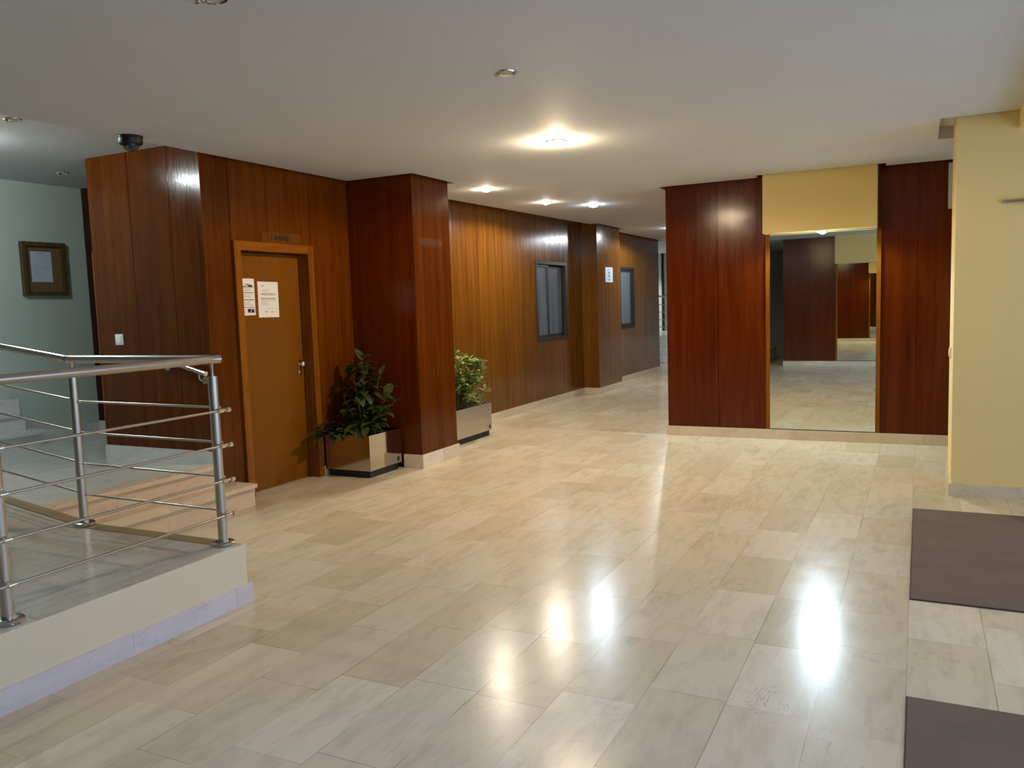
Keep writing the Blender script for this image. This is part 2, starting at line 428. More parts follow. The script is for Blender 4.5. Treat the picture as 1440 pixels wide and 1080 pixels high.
skirting('baseboard_corridor', 'skirt', 'y', WX, 7.12, 12.71, 0, .10, 1, 'cream marble skirting along the corridor panelling', .62)
# pilaster
PX, PY0, PY1 = -4.715, 12.72, 13.86
m = MB()
for k, (a, b) in enumerate(((WX, -4.85), (-4.847, PX - .02))): m.pid = 1.3 + k * 3; m.box(a, b, PY0, PY0 + .02, .10, TOP)
for k, (a, b) in enumerate(((PY0, 13.27), (13.275, PY1))): m.pid = 7.3 + k * 2; m.box(PX - .02, PX, a, b, .10, TOP)
m.box(WX - .02, PX - .02, PY1 - .02, PY1, .1, TOP)
w = struct(m.build('wall_pilaster', 'wood_brown'), 'shallow wood pilaster between the two corridor windows', 'column')
struct_back(w, WX - .1, PX - .022, PY0 + .022, PY1 - .022, 0, TOP)
m = MB(); m.pid = .4; m.box(WX, PX + .016, PY0 - .016, PY0, 0, .10); m.pid = .8; m.box(PX, PX + .016, PY0, PY1 + .016, 0, .10)
struct(m.build('baseboard_pilaster', 'skirt'), 'cream marble skirting round the pilaster', 'skirting')
# far corridor panelling with window 2
W2 = (14.70, 15.53, 1.01, 2.14)
cuts = [13.84, 14.25, 14.70, 15.12, 15.53, 16.05, 16.65, 17.25]
w = struct(panels('wall_corridor', 'y', WX - .02, .02, cuts, .10, TOP, 1, '', z0s=[.1, .1, (.1, W2[2]), (.1, W2[2]), .1, .1, .1], seed=23, mat='wood_brown'), 'varnished wood panelling at the far end of the corridor', 'wall')
mm = MB(); mm.pid = 6.6; mm.box(WX - .04, WX - .02, 14.7025, 15.117, W2[3], TOP); mm.pid = 2.9; mm.box(WX - .04, WX - .02, 15.123, 15.5275, W2[3], TOP)
mm.build('panel_head', 'wood_brown', w)
for a in ((13.8, W2[0], 0, TOP), (W2[1], 17.24, 0, TOP), (W2[0], W2[1], 0, W2[2]), (W2[0], W2[1], W2[3], TOP)):
    box('panel_backing', 'backing', WX - .24, WX - .042, *a, parent=w)
skirting('baseboard_corridor', 'skirt', 'y', WX - .02, 13.88, 17.26, 0, .10, 1, 'cream marble skirting beyond the pilaster', .62)

def window(name, W, x, label, mull, right_dark):
    y0, y1, z0, z1 = W
    root = empty(name, (x, (y0 + y1) / 2, z0), label, 'window', None, 'structure')
    m = MB(); t = .035
    m.box(x - .16, x + .012, y0 - .01, y0 + t, z0 - .01, z1 + .01); m.box(x - .16, x + .012, y1 - t, y1 + .01, z0 - .01, z1 + .01)
    m.box(x - .16, x + .012, y0 + t, y1 - t, z0 - .01, z0 + t); m.box(x - .16, x + .012, y0 + t, y1 - t, z1 - t, z1 + .01)
    m.build('window_frame', 'alu', root)
    for k, (a, b, dx) in enumerate(((y0 + t, mull + .03, -.010), (mull - .03, y1 - t, -.045))):
        m = MB(); w = .042; xa, xb = x + dx - .03, x + dx
        m.box(xa, xb, a, a + w, z0 + t, z1 - t); m.box(xa, xb, b - w, b, z0 + t, z1 - t)
        m.box(xa, xb, a + w, b - w, z0 + t, z0 + t + w); m.box(xa, xb, a + w, b - w, z1 - t - w, z1 - t)
        sash = m.build('sash', 'alu', root)
        box('pane', 'frosted', xa + .01, xa + .016, a + w, b - w, z0 + t + w, z1 - t - w, parent=sash)
    box('room_backing', 'blackmatt', x - .19, x - .165, y0, y1, z0, z1, parent=root)
    return root
window('window_1', W1, WX, 'sliding window with two frosted panes in the corridor panelling', 11.36, False)
window('window_2', W2, WX - .02, 'narrower frosted sliding window beyond the pilaster', 15.38, True)

# mirror wall
MY = 8.955
w = struct(panels('wall_mirror', 'x', MY, .02, [-2.515, -1.951, -1.452], .105, TOP, -1, '', seed=31, mat='wood_red'), 'wood panelled wall left of the tall mirror', 'wall')
struct_back(w, -2.51, -1.46, MY + .022, 9.3, 0, TOP)
w = struct(panels('wall_mirror', 'x', MY, .02, [-.384, -.352, -.03, .62, 1.2], .105, TOP, -1, '', z0s=[(2.15, TOP), .105, .105, .105], seed=37, gap=.003, mat='wood_red'), 'wood panelled wall between the mirror and the yellow pier', 'wall')
struct_back(w, -.35, 1.2, MY + .022, 9.3, 0, TOP)
struct(box('wall_mirror', 'wood', -2.515, -2.495, 8.977, 17.0, .1, TOP, pid=4), 'hidden corridor side of the mirror wall', 'wall')
struct(box('wall_behind_mirror', 'backing', -1.46, -.35, MY + .05, 9.3, 0, TOP), 'dark board behind the mirror', 'wall')
skirting('baseboard_mirror', 'skirt', 'x', MY, -2.53, 1.2, 0, .103, -1, 'cream marble skirting under the mirror wall', .44)
# yellow soffit over the mirror
struct(box('wall_soffit', 'yellow', -1.452, -.384, 8.765, MY + .1, 2.143, TOP), 'yellow painted soffit above the tall mirror', 'soffit')
root = empty('wall_mirror_glass', (-.905, MY, .105), 'tall frameless mirror between wood panels under the yellow soffit', 'mirror')
root.name = 'tall_mirror'
box('mirror_glass', 'mirror', -1.412, -.392, MY - .004, MY + .01, .112, 2.15, parent=root)
for a, b in ((-1.452, -1.412), (-.392, -.352)): box('side_trim', 'woodframe', a, b, MY - .006, MY + .03, .105, 2.143, parent=root, pid=1)
# pier at the entrance
struct(box('wall_pier', 'yellow', .218, 3.0, 6.765, 7.55, .09, TOP), 'yellow painted pier beside the entrance mats', 'wall')
m = MB(); m.pid = .2; m.box(.203, 1.2, 6.75, 6.765, 0, .09); m.pid = .6; m.box(.203, .218, 6.765, 7.55, 0, .09)
struct(m.build('baseboard_pier', 'skirt'), 'beige marble skirting round the yellow pier', 'skirting')
# entrance side
struct(box('wall_lintel', 'yellow', .595, .78, -.74, 6.765, 2.60, TOP), 'yellow lintel over the entrance bay', 'wall')
struct(box('wall_entrance', 'yellow', .595, 3.0, -.95, -.74, 0, TOP), 'yellow side wall of the entrance bay', 'wall')
# walls round the stair hall
struct(box('wall_green', 'green', -7.8, -7.6, 2.6, 5.68, 0, 2.95), 'pale green wall with the notice board', 'wall')
skirting('baseboard_green', 'skirtwhite', 'y', -7.6, 4.89, 5.66, .345, .44, 1, 'marble skirting at the foot of the green wall', .4)
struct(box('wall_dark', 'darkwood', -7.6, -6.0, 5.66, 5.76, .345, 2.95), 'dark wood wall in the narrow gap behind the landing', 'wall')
skirting('baseboard_dark', 'skirtwhite', 'x', 5.66, -7.58, -6.0, .345, .455, -1, 'white marble skirting on the dark wall behind the landing', 2)
struct(box('trim_2', 'woodframe', -6.185, -6.165, 4.66, 4.69, .44, 2.05, pid=2), 'thin pale edge strip at the corner of the wood block', 'trim')
struct(box('trim_3', 'darkwood', -7.6, -7.58, 4.50, 4.625, .80, 2.2, pid=3), 'dark red door frame at the left end of the green wall', 'trim')
# back of the lobby, seen only in the mirrors
BY = -.72
w = struct(panels('wall_back', 'x', BY, .02, [-2.66, -2.12, -1.60], .105, TOP, 1, '', seed=41, mat='wood_red'), 'wood panelled wall behind the camera', 'wall')
struct_back(w, -2.65, -1.61, BY - .3, BY - .022, 0, TOP)
struct(box('wall_back', 'wood', -.44, .595, BY - .02, BY, .105, TOP, pid=2.2), 'wood panel beside the rear mirror', 'wall')
struct(box('wall_back_soffit', 'yellow', -1.60, -.44, BY, BY + .19, 2.143, TOP), 'yellow soffit above the rear mirror', 'soffit')
root = empty('tall_mirror', (-1.02, BY, .105), 'second tall mirror on the rear wall facing the first', 'mirror')
box('mirror_glass', 'mirror', -1.56, -.48, BY - .01, BY + .004, .112, 2.15, parent=root)
for a, b in ((-1.60, -1.56), (-.48, -.44)): box('side_trim', 'woodframe', a, b, BY - .03, BY + .02, .105, 2.15, parent=root, pid=1)
struct(box('wall_behind_rear_mirror', 'backing', -1.61, .6, BY - .3, BY - .03, 0, TOP), 'dark board behind the rear mirror', 'wall')
skirting('baseboard_back', 'skirt', 'x', BY, -2.66, .59, 0, .103, 1, 'cream marble skirting along the rear wall', .44)
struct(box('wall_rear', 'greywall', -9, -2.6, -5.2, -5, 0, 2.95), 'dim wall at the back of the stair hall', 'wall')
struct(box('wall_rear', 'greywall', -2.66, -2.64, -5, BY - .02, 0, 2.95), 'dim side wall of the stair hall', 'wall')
struct(box('wall_left', 'green', -9.2, -9, -5.2, 5.7, 0, 2.95), 'pale green outer wall left of the ramp', 'wall')
# far hall beyond the corridor
struct(box('wall_far', 'white', -11, 3, 22.0, 22.2, 0, 2.95), 'white wall of the far stair hall', 'wall')
struct(box('wall_far', 'white', -11.2, -11, 17.2, 22.2, 0, 2.95), 'white side wall of the far stair hall', 'wall')
struct(box('wall_far', 'white', -11, -5.24, 17.2, 17.3, 0, 2.95), 'white wall behind the corridor panelling', 'wall')
m = MB()
for k in range(4):
    m.pid = .2 * k; m.box(-10.9, -2.4, 17.75 + .30 * k, 22.0, .17 * k, .17 * (k + 1) - .035); m.box(-10.9, -2.4, 17.73 + .30 * k, 22.0, .17 * (k + 1) - .035, .17 * (k + 1))
struct(m.build('floor_step', 'skirtwhite'), 'white marble steps at the far end of the corridor', 'step')
struct(box('trim_4', 'alu', -6.285, -6.24, 21.9, 22.0, .68, 2.95), 'dark mullion on the far white wall', 'trim')
root = empty('stair_railing', (-5.8, 19.6, .68), 'steel railing above the white steps at the corridor end', 'railing')
m = MB(); m.tube([(-8, 19.6, 1.6), (-4.2, 19.6, 1.6)], .022); m.build('handrail', 'steel', root, True)
for z in (.86, 1.04, 1.22, 1.40):
    m = MB(); m.tube([(-8, 19.6, z), (-4.2, 19.6, z)], .008, 8); m.build('bar', 'steel', root, True)
for x in (-7.6, -6.6, -4.4):
    m = MB(); m.tube([(x, 19.6, .68), (x, 19.6, 1.58)], .022); m.build('post', 'steel', root, True)

# ------------------------------------------------------------------ ceiling
struct(box('ceiling', 'ceil', -11.2, 3.2, -6, 24, TOP, TOP + .12), 'raised white ceiling above the ramp and the recessed gaps', 'ceiling')
def zc(y): return 2.713 + .05 * max(0, min(1, (y - 7.6) / 5))
Z = [(-6, 6.385, [(-4.84, .6)]), (6.385, 6.70, [(-4.11, .6)]), (6.70, 7.16, [(-4.11, .11)]), (7.16, 7.6, [(-4.80, .11)]), (7.6, 8.70, [(-4.80, 2)]),
     (8.70, 8.89, [(-4.80, -1.52), (-.31, 2)]), (8.89, 12.60, [(-4.80, -2.575)]), (12.60, 12.64, [(-4.80, -2.575)]), (12.64, 13.93, [(-4.655, -2.575)]),
     (13.93, 17.3, [(-4.93, -2.575)]), (17.3, 22, [(-11, 3)])]
m = MB()
for a, b, xs in Z:
    za, zb = zc(a), zc(b)
    for x0, x1 in xs:
        m.hexa([(x0, a, za), (x1, a, za), (x1, b, zb), (x0, b, zb), (x0, a, TOP - .001), (x1, a, TOP - .001), (x1, b, TOP - .001), (x0, b, TOP - .001)])
struct(m.build('ceiling', 'ceil'), 'white suspended ceiling over the lobby with recessed edges', 'ceiling')
struct(box('ceiling', 'ceil', .78, 3.2, -.74, 6.765, 2.60, 2.68), 'low ceiling of the entrance bay', 'ceiling')

# ------------------------------------------------------------------ garage door
root = empty('door_1', (-4.9, 5.41, 0), 'brown wooden door in a projecting wood frame, two papers on it', 'door', None, 'structure')
m = MB(); m.pid = 1.5
fx0, fx1 = -4.99, -4.876
m.box(fx0, fx1, 4.937, 5.008, 0, 2.085); m.pid = 2.5; m.box(fx0, fx1, 5.820, 5.892, 0, 2.085)
m.build('door_frame', 'woodframe', root)
m = MB(); m.pid = 3.5; m.box(fx0, fx1, 5.008, 5.820, 2.012, 2.085); m.build('frame_head', 'woodframe_h', root)
m = MB(); m.box(-5.06, -4.99, 4.93, 5.03, 0, 2.06); m.box(-5.06, -4.99, 5.842, 5.9, 0, 2.06); m.box(-5.06, -4.99, 5.03, 5.842, 2.004, 2.06); m.build('door_stop', 'darkwood', root)
leaf = box('door_leaf', 'doorleaf', -5.04, -5.0, 5.03, 5.842, .006, 2.004, parent=root, pid=2)
h = MB(); h.box(-5.0, -4.994, 5.752, 5.79, .93, 1.075, bev=.002); hp = h.build('handle', 'chrome', leaf, True)
h = MB(); h.tube([(-4.995, 5.771, 1.04), (-4.975, 5.771, 1.04), (-4.962, 5.771, 1.04), (-4.945, 5.771, 1.04), (-4.938, 5.771, 1.04)], [.010, .010, .022, .025, .016], 18); h.build('knob', 'chrome', leaf, True)
h = MB(); h.tube([(-4.996, 5.771, .965), (-4.985, 5.771, .965)], .012, 16); h.build('lock_cylinder', 'chrome', leaf, True)

# papers on the door
def paper_on_x(name, label, x, y0, y1, z0, z1, mat, lines, group=None, tilt=0.0, th=.0012):
    root = empty(name, (x, (y0 + y1) / 2, (z0 + z1) / 2), label, 'paper', group)
    root.rotation_euler = (tilt, 0, 0)
    cx, cy, cz = root.location
    def loc(m, nm, mt, a):
        o = MB(); o.box(*a); ob = o.build(nm, mt); ob.parent = root; return ob
    loc(None, 'sheet', mat, (0, th, y0 - cy, y1 - cy, z0 - cz, z1 - cz))
    by = {}
    for (u0, u1, v0, v1, mt) in lines:
        by.setdefault(mt, []).append((u0, u1, v0, v1))
    W, H = y1 - y0, z1 - z0
    for mt, L in by.items():
        o = MB()
        for (u0, u1, v0, v1) in L: o.box(th, th + .0004, -W / 2 + u0 * W, -W / 2 + u1 * W, H / 2 - v1 * H, H / 2 - v0 * H)
        ob = o.build('printed_text', mt); ob.parent = root
    return root
rl = random.Random(3)
L1 = [(.08, .92, .215, .235, 'inkdark'), (.28, .60, .14, .155, 'ink'), (.4, .8, .155, .19, 'ink'), (.55, .85, .175, .215, 'inkdark'), (.1, .35, .19, .215, 'ink'),
      (.08, .92, .375, .392, 'inkdark'), (.08, .92, .565, .585, 'inkdark'), (.08, .92, .775, .79, 'inkdark'), (.40, .94, .82, .93, 'ink'), (.45, .62, .83, .90, 'inkdark'), (.72, .86, .85, .93, 'inkdark')]
for v in (.26, .30, .33, .43, .47, .50, .62, .66, .70, .73): L1.append((.15 + rl.random() * .1, .6 + rl.random() * .3, v, v + .008, 'ink'))
for v in (.84, .88, .91): L1.append((.10, .3, v, v + .008, 'ink'))
paper_on_x('notice_paper', 'narrow printed notice with headings, left of the two papers on the brown door', -5.0, 5.108, 5.262, 1.488, 1.792, 'paper', L1, group='papers on the brown door', tilt=.0)
L2 = [(.16, .32, .10, .115, 'ink'), (.16, .28, .13, .14, 'ink'), (.2, .55, .23, .24, 'ink'), (.2, .4, .27, .28, 'ink')]
for v in (.32, .345, .365, .45, .47, .485, .53): L2.append((.14, .84 + rl.random() * .06, v, v + .010, 'inkdark' if v in (.345, .47) else 'ink'))
for v in (.56, .60, .64): L2.append((.14, .3 + rl.random() * .3, v, v + .008, 'ink'))
L2 += [(.4, .72, .745, .755, 'ink'), (.3, .46, .82, .83, 'ink'), (.32, .42, .845, .86, 'ink'), (.58, .76, .84, .86, 'ink')]
paper_on_x('notice_paper', 'wider typed letter, right of the two papers on the brown door', -5.0, 5.300, 5.545, 1.466, 1.768, 'paper', L2, group='papers on the brown door', tilt=-.012)
# sign above the door
root = empty('door_sign', (-4.9, 5.5, 2.13), 'clear plate lettered GARAJE above the brown door', 'sign')
box('plate', 'acrylic', -4.899, -4.894, 5.285, 5.76, 2.092, 2.178, parent=root)
textmesh('lettering', 'GARAJE', .068, 'signtext', root, (-4.8935, 5.385, 2.114), (0, 1, 0), (0, 0, 1), .0006)
# sign on the column
root = empty('direction_sign', (CX, 6.74, 2.11), 'clear plate lettered ESCALERA with an arrow, on the wood column', 'sign')
box('plate', 'acrylic', CX + .001, CX + .006, 6.545, 6.955, 2.075, 2.155, parent=root)
textmesh('lettering', 'ESCALERA', .052, 'signtext', root, (CX + .0066, 6.575, 2.098), (0, 1, 0), (0, 0, 1), .0006, .92)
m = MB(); m.box(CX + .0062, CX + .0074, 6.875, 6.912, 2.108, 2.122)
v = [m.bm.verts.new(p) for p in ((CX + .0074, 6.908, 2.100), (CX + .0074, 6.940, 2.115), (CX + .0074, 6.908, 2.130))]; m.face(v)
m.build('arrow', 'signtext', root)
# sheet on the pilaster
LP = [(.28, .72, .12, .16, 'inkblue'), (.38, .62, .28, .44, 'inkblue'), (.33, .66, .50, .56, 'inkblue'), (.42, .70, .58, .64, 'inkblue'), (.35, .6, .66, .70, 'inkblue'), (.28, .70, .80, .86, 'inkblue')]
paper_on_x('paper_sign', 'white printed sheet with bluish marks on the corridor pilaster', PX, 13.10, 13.46, 1.835, 2.085, 'bluepaper', LP, th=.003)

# notice board on the green wall
GX = -7.6
root = empty('notice_board', (GX, 5.22, 1.99), 'wooden glazed notice board on the pale green wall', 'notice board')
y0, y1, z0, z1 = 4.965, 5.405, 1.74, 2.25
m = MB(); t = .038
for a in ((y0, y0 + t, z0, z1), (y1 - t, y1, z0, z1), (y0 + t, y1 - t, z0, z0 + t), (y0 + t, y1 - t, z1 - t, z1)): m.pid += 1; m.box(GX, GX + .05, *a)
m.build('board_frame', 'boardframe', root)
box('cork_panel', 'cork', GX, GX + .015, y0 + t, y1 - t, z0 + t, z1 - t, parent=root)
m = MB(); m.tube([(GX + .05, y1 - .02, 1.96), (GX + .065, y1 - .02, 1.96)], .009, 14); m.build('lock_knob', 'chrome', root, True)
LB = [(.3, .6, .05, .07, 'inkblue')] + [(.12, .5 + rl.random() * .35, v, v + .008, 'ink') for v in (.15, .22, .28, .34, .45, .52, .58, .7, .78)]
paper_on_x('notice_paper', 'single white sheet pinned inside the notice board on the green wall', GX + .0155, 5.06, 5.27, 1.872, 2.162, 'bluepaper', LB)

# switch, handrail on the block
root = empty('light_switch', (-5.895, 4.64, 1.325), 'white light switch on the wood panelling behind the railing', 'switch')
m = MB(); m.box(-5.94, -5.85, 4.628, 4.64, 1.28, 1.37, bev=.004); m.build('switch_plate', 'plastic', root, True)
m = MB(); m.box(-5.925, -5.865, 4.622, 4.629, 1.295, 1.355, bev=.003); m.build('rocker', 'plastic', root, True)
root = empty('wall_handrail', (-5.1, 4.58, 1.05), 'short sloping steel handrail on the wood panelling above the steps', 'handrail')
m = MB(); m.tube([(-5.42, 4.575, 1.19), (-4.885, 4.575, 1.055)], .02, 16); m.build('rail', 'steel', root, True)
for x, z in ((-5.36, 1.175), (-4.96, 1.073)):
    m = MB(); m.tube([(x, 4.64, z - .075), (x, 4.6, z - .075), (x, 4.58, z - .06), (x, 4.575, z - .015)], .007, 10); m.lathe([(.001, 0), (.001, .001)], (x, 4.62, z - .075), 6)
    b = m.build('bracket', 'steel', root, True)
    m = MB(); m.tube([(x, 4.639, z - .075), (x, 4.632, z - .075)], .03, 18); m.build('rosette', 'steel', b, True)

# ------------------------------------------------------------------ ramp railing
root = empty('ramp_railing', (-3.24, 3.07, .307), 'stainless steel railing with four thin bars along the ramp', 'railing')
RX, RY = -3.24, 3.075
def zrl(x): return 1.275 if x > -4.36 else 1.275 + (-4.36 - x) * .125
def post(x, y, zb, ztop):
    m = MB(); m.tube([(x, y, zb), (x, y, ztop - .085)], .0245, 24)
    p = m.build('post', 'steel', root, True)
    m = MB(); m.lathe([(.056, 0), (.058, .003), (.058, .016), (.052, .021), (.03, .022)], (x, y, zb), 32); m.build('base_flange', 'steel', p, True)
    m = MB(); m.tube([(x, y, ztop - .09), (x, y, ztop - .03), (x, y, ztop - .016)], [.007, .007, .012], 12); m.build('pin', 'steel', p, True)
    return p
P1 = post(RX, RY, .307, 1.275)
post(RX, 1.94, .307, 1.275); post(RX, .80, .307, 1.275)
post(-4.335, RY + .005, .311, 1.275); post(-5.55, RY, zr(-5.55), zrl(-5.55))
m = MB(); m.tube([(RX + .012, RY + .045, 1.275), (RX + .002, RY + .01, 1.275), (RX, RY - .03, 1.275), (RX, .55, 1.275)], .0215, 24); m.build('handrail', 'steel', root, True)
m = MB(); m.tube([(RX - .02, RY, 1.278), (-4.355, RY, 1.278)], .0215, 24); m.build('handrail', 'steel', root, True)
m = MB(); m.tube([(-4.365, RY, 1.279), (-6.6, RY, zrl(-6.6))], .0215, 24); m.build('handrail', 'steel', root, True)
for z in (1.012, .830, .648, .466):
    m = MB(); m.tube([(RX + .04, .55, z), (RX + .04, RY + .045, z)], .0065, 12); b = m.build('bar', 'steel', root, True)
    for y in (.80, 1.94, RY):
        m = MB(); m.tube([(RX + .015, y, z), (RX + .036, y, z)], .008, 10); m.tube([(RX + .04, y - .016, z), (RX + .04, y + .016, z)], .011, 12); m.build('bar_clamp', 'chrome', b, True)
    m = MB(); m.tube([(RX + .04, RY + .04, z), (RX + .04, RY + .062, z)], [.0125, .0125], 14); m.build('end_cap', 'chrome', b, True)
    zz = z + .012
    m = MB(); m.tube([(RX, RY + .038, zz), (-4.32, RY + .038, zz + .006)], .0065, 12); b = m.build('bar', 'steel', root, True)
    m = MB(); m.tube([(-4.335, RY + .02, zz + .004), (-4.335, RY + .036, zz + .004)], .009, 10); m.build('bar_clamp', 'chrome', b, True)
    m = MB(); m.tube([(-4.32, RY + .038, zz + .006), (-6.6, RY + .038, zz + .006 + 2.28 * .120)], .0065, 12); m.build('bar', 'steel', root, True)

# ------------------------------------------------------------------ planters
def planter(label, x0, x1, y0, y1, zt, badge):
    root = empty('potted_plant', ((x0 + x1) / 2, (y0 + y1) / 2, 0), label, 'plant')
    t = .012; zb = .065
    m = MB()
    m.box(x0, x1, y0, y0 + t, zb, zt); m.box(x0, x1, y1 - t, y1, zb, zt); m.box(x0, x0 + t, y0 + t, y1 - t, zb, zt); m.box(x1 - t, x1, y0 + t, y1 - t, zb, zt)
    m.box(x0 + t, x1 - t, y0 + t, y1 - t, zb, zb + .01)
    pb = m.build('planter_box', 'polished', root); tag(pb, 'polished steel square planter box')
    box('plinth', 'blackmatt', x0 + .022, x1 - .022, y0 + .022, y1 - .03, 0, zb, parent=pb)
    yb = y1 - .055
    m = MB(); m.box(x1, x1 + .0015, yb - .018, yb + .018, zb + .02, zb + .06); m.build('badge', 'alu', pb)
    m = MB(); n = 8
    g = [[m.bm.verts.new((x0 + t + (x1 - x0 - 2 * t) * i / n, y0 + t + (y1 - y0 - 2 * t) * j / n, zt - .05 + random.uniform(-.008, .012))) for j in range(n + 1)] for i in range(n + 1)]
    for i in range(n):
        for j in range(n): m.face([g[i][j], g[i + 1][j], g[i + 1][j + 1], g[i][j + 1]])
    m.build('soil', 'soil', root, True)
    return root
r1 = planter('steel planter with a dark spotted broad-leaved plant beside the brown door', -4.872, -4.375, 5.905, 6.40, .385, 0)
rn = random.Random(12)
st = MB(); fo = MB()
# stems: (base offset, tip)
tips = [(-4.55, 6.10, 1.06), (-4.68, 6.22, .98), (-4.78, 6.20, .88), (-4.45, 6.22, .90), (-4.60, 6.04, .86), (-4.33, 6.16, .72), (-4.30, 6.22, .66), (-4.72, 6.02, .70),
        (-4.80, 5.82, .46), (-4.52, 5.98, .66), (-4.66, 6.0, .62), (-4.36, 6.1, .6), (-4.55, 6.12, .92), (-4.62, 6.25, 1.0), (-4.42, 6.02, .50), (-4.70, 5.95, .47), (-4.5, 6.2, .75), (-4.82, 5.76, .44), (-4.4, 6.3, .80)]
for (tx, ty, tz) in tips:
    bx, by = -4.62 + (tx + 4.62) * .3, 6.15 + (ty - 6.15) * .3
    pts = []
    for k in range(6):
        u = k / 5; pts.append((bx + (tx - bx) * u ** 1.4, by + (ty - by) * u ** 1.4, .34 + (tz - .34) * u ** .9))
    st.tube(pts, [.007, .0065, .006, .005, .004, .003], 6)
    hgt = tz - .34
    nl = max(9, int(hgt * 34))
    for k in range(nl):
        u = .18 + .82 * (k + 1) / nl
        P = Vector((bx + (tx - bx) * u ** 1.4, by + (ty - by) * u ** 1.4, .34 + (tz - .34) * u ** .9))
        a = k * 2.4 + rn.random() * .9
        el = (.1 + .9 * max(0, u - .75) * 3) + rn.uniform(-.45, .35)
        d = Vector((math.cos(a) * math.cos(el), math.sin(a) * math.cos(el), math.sin(el)))
        Lf = rn.uniform(.12, .20)
        for _ in range(3):
            tipp = P + d * Lf
            if tipp.y > 6.37 and tipp.x < -4.05: d.y = -abs(d.y)
            if tipp.x < -4.84: d.x = abs(d.x) * .6
        fo.leaf(P, d, (0, 0, 1), Lf, Lf * rn.uniform(.40, .50), rn.uniform(.1, .45), .18)
# the branch leaning out to the left over the door
for k, (px, py, pz, dx, dy, dz, Lf) in enumerate([(-4.74, 5.91, .43, -.36, -.9, .12, .24), (-4.77, 5.90, .40, -.30, -.9, -.02, .25), (-4.70, 5.93, .42, -.2, -.9, -.1, .17), (-4.66, 5.94, .44, .1, -.8, .2, .16),
        (-4.79, 5.88, .47, -.25, -.9, .25, .19), (-4.77, 5.86, .42, -.3, -.95, .0, .20), (-4.80, 5.75, .43, -.2, -.9, .05, .17), (-4.79, 5.80, .40, -.1, -.95, -.2, .17), (-4.5, 5.95, .43, .2, -.7, -.35, .15), (-4.44, 5.97, .46, .3, -.7, -.3, .16), (-4.56, 5.95, .48, -.1, -.7, -.2, .17)]):
    fo.leaf((px, py, pz), (dx, dy, dz), (0, 0, 1), Lf, Lf * .44, .25, .18)
st.build('stem', 'stem', r1, True); fo.build('foliage', 'leafdark', r1, True)

r2 = planter('long steel planter with a bright green bushy plant behind the wood column', -4.955, -4.472, 7.42, 8.425, .385, 0)
st = MB(); fo = MB()
for k in range(74):
    u = rn.random(); ang = rn.random() * 2 * PI; rad = math.sqrt(rn.random())
    tx = -4.70 + rad * .27 * math.cos(ang); ty = 7.90 + rad * .30 * math.sin(ang)
    tz = .48 + .55 * (1 - rad ** 2 * .55) * (.35 + .65 * rn.random())
    if k < 40: tx = -4.52 + rn.random() * .14; ty = 7.72 + rn.random() * .44; tz = .50 + rn.random() * .50 - abs(ty - 7.88) * .4
    if tx < -4.86: tx = -4.86
    bx, by = -4.70 + (tx + 4.70) * .35, 7.92 + (ty - 7.92) * .35
    pts = [(bx + (tx - bx) * q ** 1.3, by + (ty - by) * q ** 1.3, .34 + (tz - .34) * q) for q in (0, .3, .6, 1)]
    st.tube(pts, [.006, .005, .004, .003], 6)
    n = rn.randint(9, 13)
    for j in range(n):
        a = j * 2.4 + rn.random(); el = .15 + .75 * j / n + rn.uniform(-.25, .2)
        d = Vector((math.cos(a) * math.cos(el), math.sin(a) * math.cos(el), math.sin(el)))
        if tx + d.x * .12 < -4.95: d.x = abs(d.x)
        Lf = rn.uniform(.08, .125)
        fo.leaf((tx, ty, tz - .03 + .03 * j / n), d, (0, 0, 1), Lf, Lf * .34, rn.uniform(.05, .35), .12, 'lance', 6)
st.build('stem', 'stem', r2, True); fo.build('foliage', 'leaflight', r2, True)

# ------------------------------------------------------------------ mats
def mat_(label, x0, x1, y0, y1):
    root = empty('entrance_mat', ((x0 + x1) / 2, (y0 + y1) / 2, 0), label, 'mat', 'entrance mats')
    m = MB(); m.box(x0 + .006, x1 - .006, y0 + .006, y1 - .006, .0005, .008); m.build('pile', 'carpet', root)
    m = MB(); e = .006
    for a in ((x0, x1, y0, y0 + e), (x0, x1, y1 - e, y1), (x0, x0 + e, y0 + e, y1 - e), (x1 - e, x1, y0 + e, y1 - e)): m.box(*a, .0005, .006)
    m.build('edging', 'carpetedge', root)
mat_('brown entrance mat nearer the yellow pier', -.029, 1.3, 4.352, 6.245)
mat_('brown entrance mat farther from the yellow pier, cut by the picture edge', -.029, 1.3, 1.4, 3.262)

# ------------------------------------------------------------------ small fittings
cx, cy, cz = -4.765, 3.95, 2.713
root = empty('security_camera', (cx, cy, cz), 'black dome security camera under the ceiling edge', 'security camera')
m = MB(); m.lathe([(.080, cz), (.080, cz - .012), (.074, cz - .016), (.074, cz)], (cx, cy, 0), 32); m.build('mounting_ring', 'black', root, True)
m = MB(); m.lathe([(.076, cz - .012), (.078, cz - .045), (.070, cz - .056), (.058, cz - .058)], (cx, cy, 0), 32); m.build('housing', 'black', root, True)
m = MB(); m.lathe([(.056 * math.sin(t * PI / 2 / 8) + .0005, cz - .056 - .046 * math.cos(t * PI / 2 / 8)) for t in range(9)], (cx, cy, 0), 28); m.build('dome', 'dome', root, True)
m = MB(); m.lathe([(.0005, cz - .088), (.020, cz - .082), (.026, cz - .058)], (cx, cy, 0), 20); m.build('lens_module', 'black', root, True)
root = empty('electrical_box', (.33, MY - .03, 2.5), 'pale grey electrical box high on the wood wall beside the pier', 'electrical box')  # plain grey electrical box without a switch
m = MB(); m.box(.226, .46, MY - .05, MY - .001, 2.275, 2.70, bev=.004); m.build('box_body', 'greybox', root, True)
